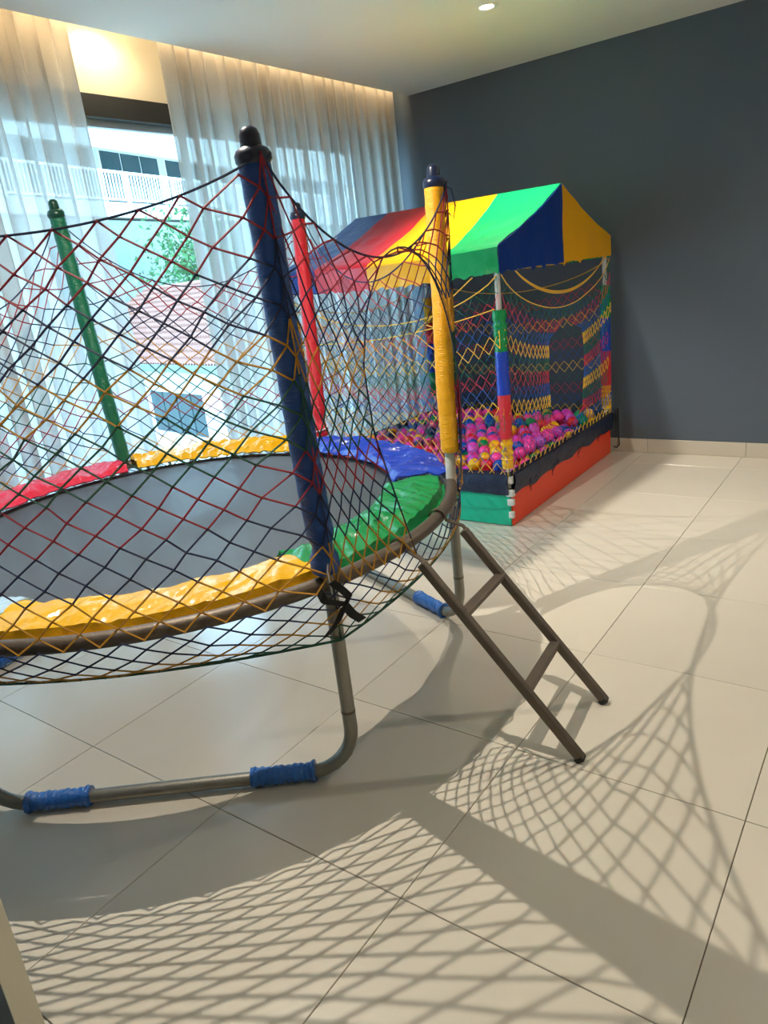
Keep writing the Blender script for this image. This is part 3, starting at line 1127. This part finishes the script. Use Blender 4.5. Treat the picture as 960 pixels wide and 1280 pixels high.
def pit_net(A, B, sag, door, seed, label, nc=22):
    """A, B: floor corners (x, y); a net hung between two posts"""
    A, B = np.array(A), np.array(B)
    rows = 24
    nrm = np.array([B[1] - A[1], -(B[0] - A[0])]); nrm /= np.linalg.norm(nrm)
    holder = bpy.data.objects.new('net_side', None)
    col.objects.link(holder); holder.parent = pit
    holder['label'] = label

    def f(s, w):
        p = A + (B - A) * s
        q = 4 * s * (1 - s)
        zt = 1.275 - sag * q ** .8
        zl = 0.265
        z = zl + (zt - zl) * w
        # colour bands dip in the middle
        off = 0.012 * nz(s * 5, w * 5, seed)
        return np.array([p[0] + nrm[0] * (.016 + off), p[1] + nrm[1] * (.016 + off), z])

    if door:
        s0, s1 = door
        zd0, zd1 = 0.36, 0.985                   # heights the opening takes
        def half(side):
            def g_(s, w):
                # net squeezed towards the opening's edge, which bows outward at mid height
                zh = f((s0 + s1) / 2, w)[2]
                bow = min(1, max(0, min((zh - zd0) / .06, (zd1 - zh) / .10)))
                mid = (s0 + s1) / 2
                if side == 0:
                    lim = mid + (s0 - mid) * bow
                    return f(lim * (1 - (1 - s) ** (1 + .5 * bow)), w)
                lim = mid + (s1 - mid) * bow
                return f(lim + (1 - lim) * (s ** (1 + .5 * bow)), w)
            return g_
        gr = [net_nodes(half(0), nc // 2, rows), net_nodes(half(1), nc // 2, rows)]
    else:
        gr = [net_nodes(f, nc, rows)]
    for bi in range(12):
        c = PB[11 - bi]
        for G in gr:
            a_, bb_ = net_edges(G, bi * 2, bi * 2 + 2)
            MB().prisms(a_, bb_, 0.0016 if c != 'y' else 0.0021, 4).build('net_band', PMAT[c], holder, smooth=False)
    rp = MB()
    rp.tube([f(s, 1.0) for s in np.linspace(0, 1, 30)], .003, 6)
    rp.build('net_rope', M_py, holder)


pit_net((BX0, BY0), (BX1, BY0), 0.20, None, 1, 'net facing the trampoline')
pit_net((BX1, BY0), (BX1, BY1), 0.22, (0.34, 0.68), 2, 'net with the entry opening', nc=24)
pit_net((BX1, BY1), (BX0, BY1), 0.16, None, 3, 'net along the charcoal wall')
pit_net((BX0, BY1), (BX0, BY0), 0.16, None, 4, 'net along the curtain')
# yellow ropes slung under the canopy
rp = MB()
for dz in (0.0, 0.008, 0.016):
    rp.tube([(BX1 + .022 + .004 * dz * 50, BY0 + .14 + (BY1 - BY0 - .26) * s, 1.285 - (0.155 - dz * .8) * (4 * s * (1 - s)) ** .9) for s in np.linspace(0, 1, 26)], .0028, 6)
rp.tube([(BX1 - .02 - 1.30 * s, BY0 - .02, 1.12 - 0.05 * 4 * s * (1 - s) - .12 * s) for s in np.linspace(0, 1, 26)], .003, 6)
rp.tube([(BX1 - .13 - .35 * s, BY0 - .018, 1.275 - 0.24 * s) for s in np.linspace(0, 1, 10)], .003, 6)
rp.build('sling_rope', M_py, pit, label='slack yellow ropes under the roof')
# net ties pulled down over the red board
ti = MB()
for y in (2.50, 2.80, 3.20, 3.55):
    z1 = 0.150 if y < 3.5 else .165
    ti.tube([(BX1 + .036, y - .035, .215), (BX1 + .0125, y, z1), (BX1 + .036, y + .04, .215)], .0016, 5)
    ti.tube([(BX1 + .0125, y, z1), (BX1 + .0125, y + .01, z1 - .022)], .0016, 5)
ti.build('net_tie', M_cn, pit)

# ---- balls
BALLS = [('pink', '#f5409f', 9), ('magenta', '#df45c6', 5), ('orchid', '#c857c6', 3), ('blue', '#1450b4', 3), ('green', '#0a8a52', 3), ('yellow', '#f5b912', 4), ('red', '#dd2433', 2), ('navy', '#22305f', 1), ('dark red', '#8f2436', 1)]
BR = 0.0365
bmesh_ = {}
for nme, c, w in BALLS:
    m = mat('ball_' + nme.replace(' ', '_'), c, 0.28, 0, 0.05, 60, 0.04, 20, rand=0.05)
    u_ = np.linspace(0.0, PI, 11)
    prof = [(max(0.0004, BR * math.sin(t)), -BR * math.cos(t)) for t in u_]
    bmesh_[nme] = MB().lathe(prof, (0, 0, 0), 16).mesh('play_ball', m)
wts = np.array([w for *_, w in BALLS], float); wts /= wts.sum()
sp = 0.0765
pos = []
y = BY0 + .075
row = 0
while y < BY1 - .07:
    x = BX0 + .075 + (sp / 2 if row % 2 else 0)
    while x < BX1 - .07:
        pos.append((x + random.uniform(-.009, .009), y + random.uniform(-.009, .009), 0.245 + random.uniform(-.006, .022)))
        x += sp
    y += sp * .866
    row += 1
low = [(x, y, 0.213) for x, y, z in pos]
# top layer sits in the hollows of the layer below, heaped towards the middle right
top = []
for (x, y, z) in pos:
    hx, hy = x + sp / 2, y + sp * .29
    if hx > BX1 - .075 or hy > BY1 - .075: continue
    heap = 0.78 - 0.25 * abs(y - 2.95)
    if random.random() < heap:
        top.append((hx, hy, z + 0.058 + random.uniform(-.003, .006)))
# let the heap settle: push touching balls apart, pull gently down
Q = np.array(pos + top)
lay_ = [0] * len(pos) + [1] * len(top)
zf = 0.2005 + BR
for it in range(90):
    D = Q[:, None] - Q[None]
    dd = np.sqrt((D ** 2).sum(2)) + np.eye(len(Q)) * 9
    pen = np.clip(2 * BR + 0.0003 - dd, 0, None)
    Q += (D / dd[..., None] * (pen * 0.42)[..., None]).sum(1)
    if it < 70: Q[:, 2] -= 0.0009
    Q[:, 0] = np.clip(Q[:, 0], BX0 + .072, BX1 - .072)
    Q[:, 1] = np.clip(Q[:, 1], BY0 + .072, BY1 - .068)
    Q[:, 2] = np.clip(Q[:, 2], zf, 0.39)
allb = [(tuple(q), l_) for q, l_ in zip(Q, lay_)]
camp = np.array(cam.location)
allb.sort(key=lambda q: np.linalg.norm(np.array(q[0]) - camp) - 0.9 * q[1])
first = allb[:295]
rest = allb[295:]
for p, layer in first:
    k = rng.choice(len(BALLS), p=wts)
    nme = BALLS[k][0]
    o = link('play_ball', bmesh_[nme], None, loc=p)
    o.rotation_euler = (random.uniform(0, 3), random.uniform(0, 3), 0)
    zone = ('beside the red board' if p[0] > BX1 - .30 else 'beside the green board' if p[1] < BY0 + .30 else 'along the charcoal wall side' if p[1] > BY1 - .35
            else 'on the curtain side' if p[0] < BX0 + .45 else 'in the middle')
    lay = 'on top of the heap' if layer else 'low in the heap'
    tag(o, '%s plastic play ball %s %s' % (nme, lay, zone), 'ball', '%s play balls in the ball pit' % nme)
# the balls farther back and underneath: one uncountable heap
hb = MB()
u_ = np.linspace(0, PI, 8)
sph = MB().lathe([(max(.0004, BR * math.sin(t)), -BR * math.cos(t)) for t in u_], (0, 0, 0), 12)
sv, sf = sph.v[0], sph.f
me = bpy.data.meshes.new('play_balls_below')
hv, hf, hm = [], [], []
names = [q[0] for q in BALLS]
for p, layer in rest:
    o_ = len(hv) * len(sv)
    hv.append(sv + np.array(p))
    hf += [tuple(i + o_ for i in q) for q in sf]
    k = int(rng.choice(len(BALLS), p=wts))
    hm += [k] * len(sf)
me.from_pydata(np.concatenate(hv).tolist(), [], hf)
for nme in names:
    me.materials.append(bmesh_[nme].materials[0])
me.polygons.foreach_set('material_index', hm)
me.polygons.foreach_set('use_smooth', np.ones(len(hf), bool))
tag(link('play_balls_below', me), 'mixed coloured play balls underneath and at the back of the pit', 'balls', kind='stuff')

# thin black cord behind the pit corner
tag(MB().tube([(0.43, YW - .012, 0.30), (0.432, YW - .014, 0.12), (0.44, YW - .02, 0.05), (0.42, YW - .022, 0.03), (0.40, YW - .02, 0.035)], .004, 6).build('power_cord', M_black),
    'thin black cord hanging down the charcoal wall beside the ball pit', 'cord')

# ================================================================== outside
struct(MB().box((-20, 8, -3.3), (37, 60, 0.2)).build('ground', M_soil), 'pale paved yard below the window')
# apartment building across the yard
AO = np.array([-16.0, 11.93]); au = np.array([-0.24, 0.97]); au /= np.linalg.norm(au); an = np.array([au[1], -au[0]])
apt = thing('apartment_building', 'white apartment block with balconies and railings across the yard', 'building', (AO[0], AO[1], -3.2))
ang = math.atan2(au[1], au[0])
RM = np.array([[au[0], an[0], 0], [au[1], an[1], 0], [0, 0, 1.0]])


def ap(s, d, z):
    return np.array([AO[0] + au[0] * s + an[0] * d, AO[1] + au[1] * s + an[1] * d, z])


MB().box(ap(2, -3.2, 3.5), (34, 4.0, 13.4), RM).build('facade', M_btn, apt, smooth=False)
MB().box(ap(2, -0.2, 2.2), (34, 2.0, 2.35), RM).build('retaining_wall', M_btg, apt, smooth=False, label='weathered grey green lower wall')
for z in (3.62, 6.75):
    MB().box(ap(2, -0.15, z), (34, 2.1, 0.36), RM).build('balcony_slab', M_btn, apt, smooth=False)
MB().box(ap(2, 0.8, 5.62), (34, 0.25, 1.15), RM).build('balcony_front', M_btn, apt, smooth=False, label='solid white parapet')
for z0 in (3.82, 6.95):
    rl = MB()
    rl.box(ap(2, .82, z0 + .72), (34, .05, .06), RM).box(ap(2, .82, z0 + .06), (34, .05, .05), RM)
    for q in range(-14, 19):
        if q % 2 == 0: rl.box(ap(q * 1.0, .82, z0 + .36), (.09, .06, .74), RM)
    ro = rl.build('railing', M_rail, apt, smooth=False)
    bars = MB()
    for q in range(-120, 160):
        bars.box(ap(q * .12, .82, z0 + .38), (.03, .03, .66), RM)
    bo = bars.build('railing_bars', M_rail, ro, smooth=False); bo['kind'] = 'stuff'
for z in (4.72, 7.9):
    for q in range(-5, 6):
        wv = MB().box(ap(q * 3.0 - .2, -1.17, z), (2.7, .08, 1.9), RM).build('window', M_rail, apt, smooth=False)
        for e in (-.88, 0, .88):
            MB().box(ap(q * 3.0 - .2 + e, -1.11, z), (.80, .04, 1.75), RM).build('pane', M_pane, wv, smooth=False)

# low house with tiled roof
eL = np.array([-9.2, 6.92]); eR = np.array([-6.35, 6.35])
hu = (eR - eL) / np.linalg.norm(eR - eL); hn = np.array([-hu[1], hu[0]])       # hn points away
house = thing('house', 'low white house with terracotta tiled roof below the window', 'house', (-8, 8, -3.2))
ez_ = 0.28
rt = MB()
nr, ncx = 15, 120
s0_, s1_ = -4.0, 6.5
P = []
for j in range(nr):
    for e in (0, 1):
        d_ = (j + e) * 0.17
        zz_ = ez_ + d_ * 0.52 + (0.045 if e == 0 else 0.0)
        rowp = []
        for i in range(ncx * 4 + 1):
            s_ = s0_ + (s1_ - s0_) * i / (ncx * 4)
            rowp.append((eL[0] + hu[0] * s_ + hn[0] * d_, eL[1] + hu[1] * s_ + hn[1] * d_, zz_ + .022 * math.sin(i * PI / 2)))
        P.append(rowp)
rt.grid(np.array(P))
o = rt.build('roof_tiles', M_terra, house, smooth=False, label='rows of terracotta roof tiles'); o['kind'] = 'stuff'
HM = np.array([[hu[0], hn[0], 0], [hu[1], hn[1], 0], [0, 0, 1.0]])


def hp(s, d, z): return np.array([eL[0] + hu[0] * s + hn[0] * d, eL[1] + hu[1] * s + hn[1] * d, z])


MB().box(hp(1.25, 1.7, -1.5), (10.4, 2.9, 3.4), HM).build('wall', M_btn, house, smooth=False)
MB().box(hp(1.25, 0.02, ez_ - .03), (10.4, .12, .12), HM).build('gutter', M_btg, house, smooth=False)
hw = MB()
wc, ww, wz, wh = 0.98, 2.0, -0.56, 0.80
for ds, dz_, w_, h_ in ((0, wh / 2, ww + .12, .07), (0, -wh / 2, ww + .12, .07), (-ww / 2 - .02, 0, .08, wh), (ww / 2 + .02, 0, .08, wh)):
    hw.box(hp(wc + ds, .22, wz + dz_), (w_, .10, h_), HM)
hwo = hw.build('window', M_rail, house, smooth=False)
for q in range(4):
    MB().box(hp(wc - ww * .375 + ww * .25 * q, .235, wz), (ww * .25 - .06, .04, wh), HM).build('pane', M_pane, hwo, smooth=False)
# tree beside the roof
tree = thing('tree', 'leafy green tree behind the tiled roof', 'tree', (-13.2, 12.6, -3.2))
MB().tube([(-13.2, 12.6, -3.2), (-13.15, 12.55, -.5), (-13.2, 12.6, 1.0), (-13.1, 12.5, 2.6)], [.14, .11, .08, .03], 8).build('trunk', M_bark, tree)
br = MB()
for q in range(7):
    t = q * .9
    br.tube([(-13.2, 12.6, .6 + q * .2), (-13.2 + .9 * math.cos(t), 12.6 + .9 * math.sin(t), 1.2 + q * .25)], [.035, .012], 5)
br.build('branch', M_bark, tree)
lv, lf = [], []
for q in range(3200):
    u1, u2, u3 = rng.random(3)
    c_ = np.clip(np.array([rng.normal(0, .62), rng.normal(0, .62), rng.normal(0, .75)]), -1.5, 1.5) + np.array([-13.1, 12.5, 1.85])
    n1 = rng.normal(size=3); n1 /= np.linalg.norm(n1)
    n2 = np.cross(n1, rng.normal(size=3)); n2 /= np.linalg.norm(n2)
    l_, w_ = .16, .07
    o_ = len(lv)
    lv += [c_ - n1 * l_ / 2, c_ + n2 * w_ / 2 + np.cross(n1, n2) * .012, c_ + n1 * l_ / 2, c_ - n2 * w_ / 2 + np.cross(n1, n2) * .012]
    lf += [(o_, o_ + 1, o_ + 2), (o_, o_ + 2, o_ + 3)]
fo = MB().add(np.array(lv), lf).build('foliage', M_leaf, tree, smooth=False)
fo['kind'] = 'stuff'
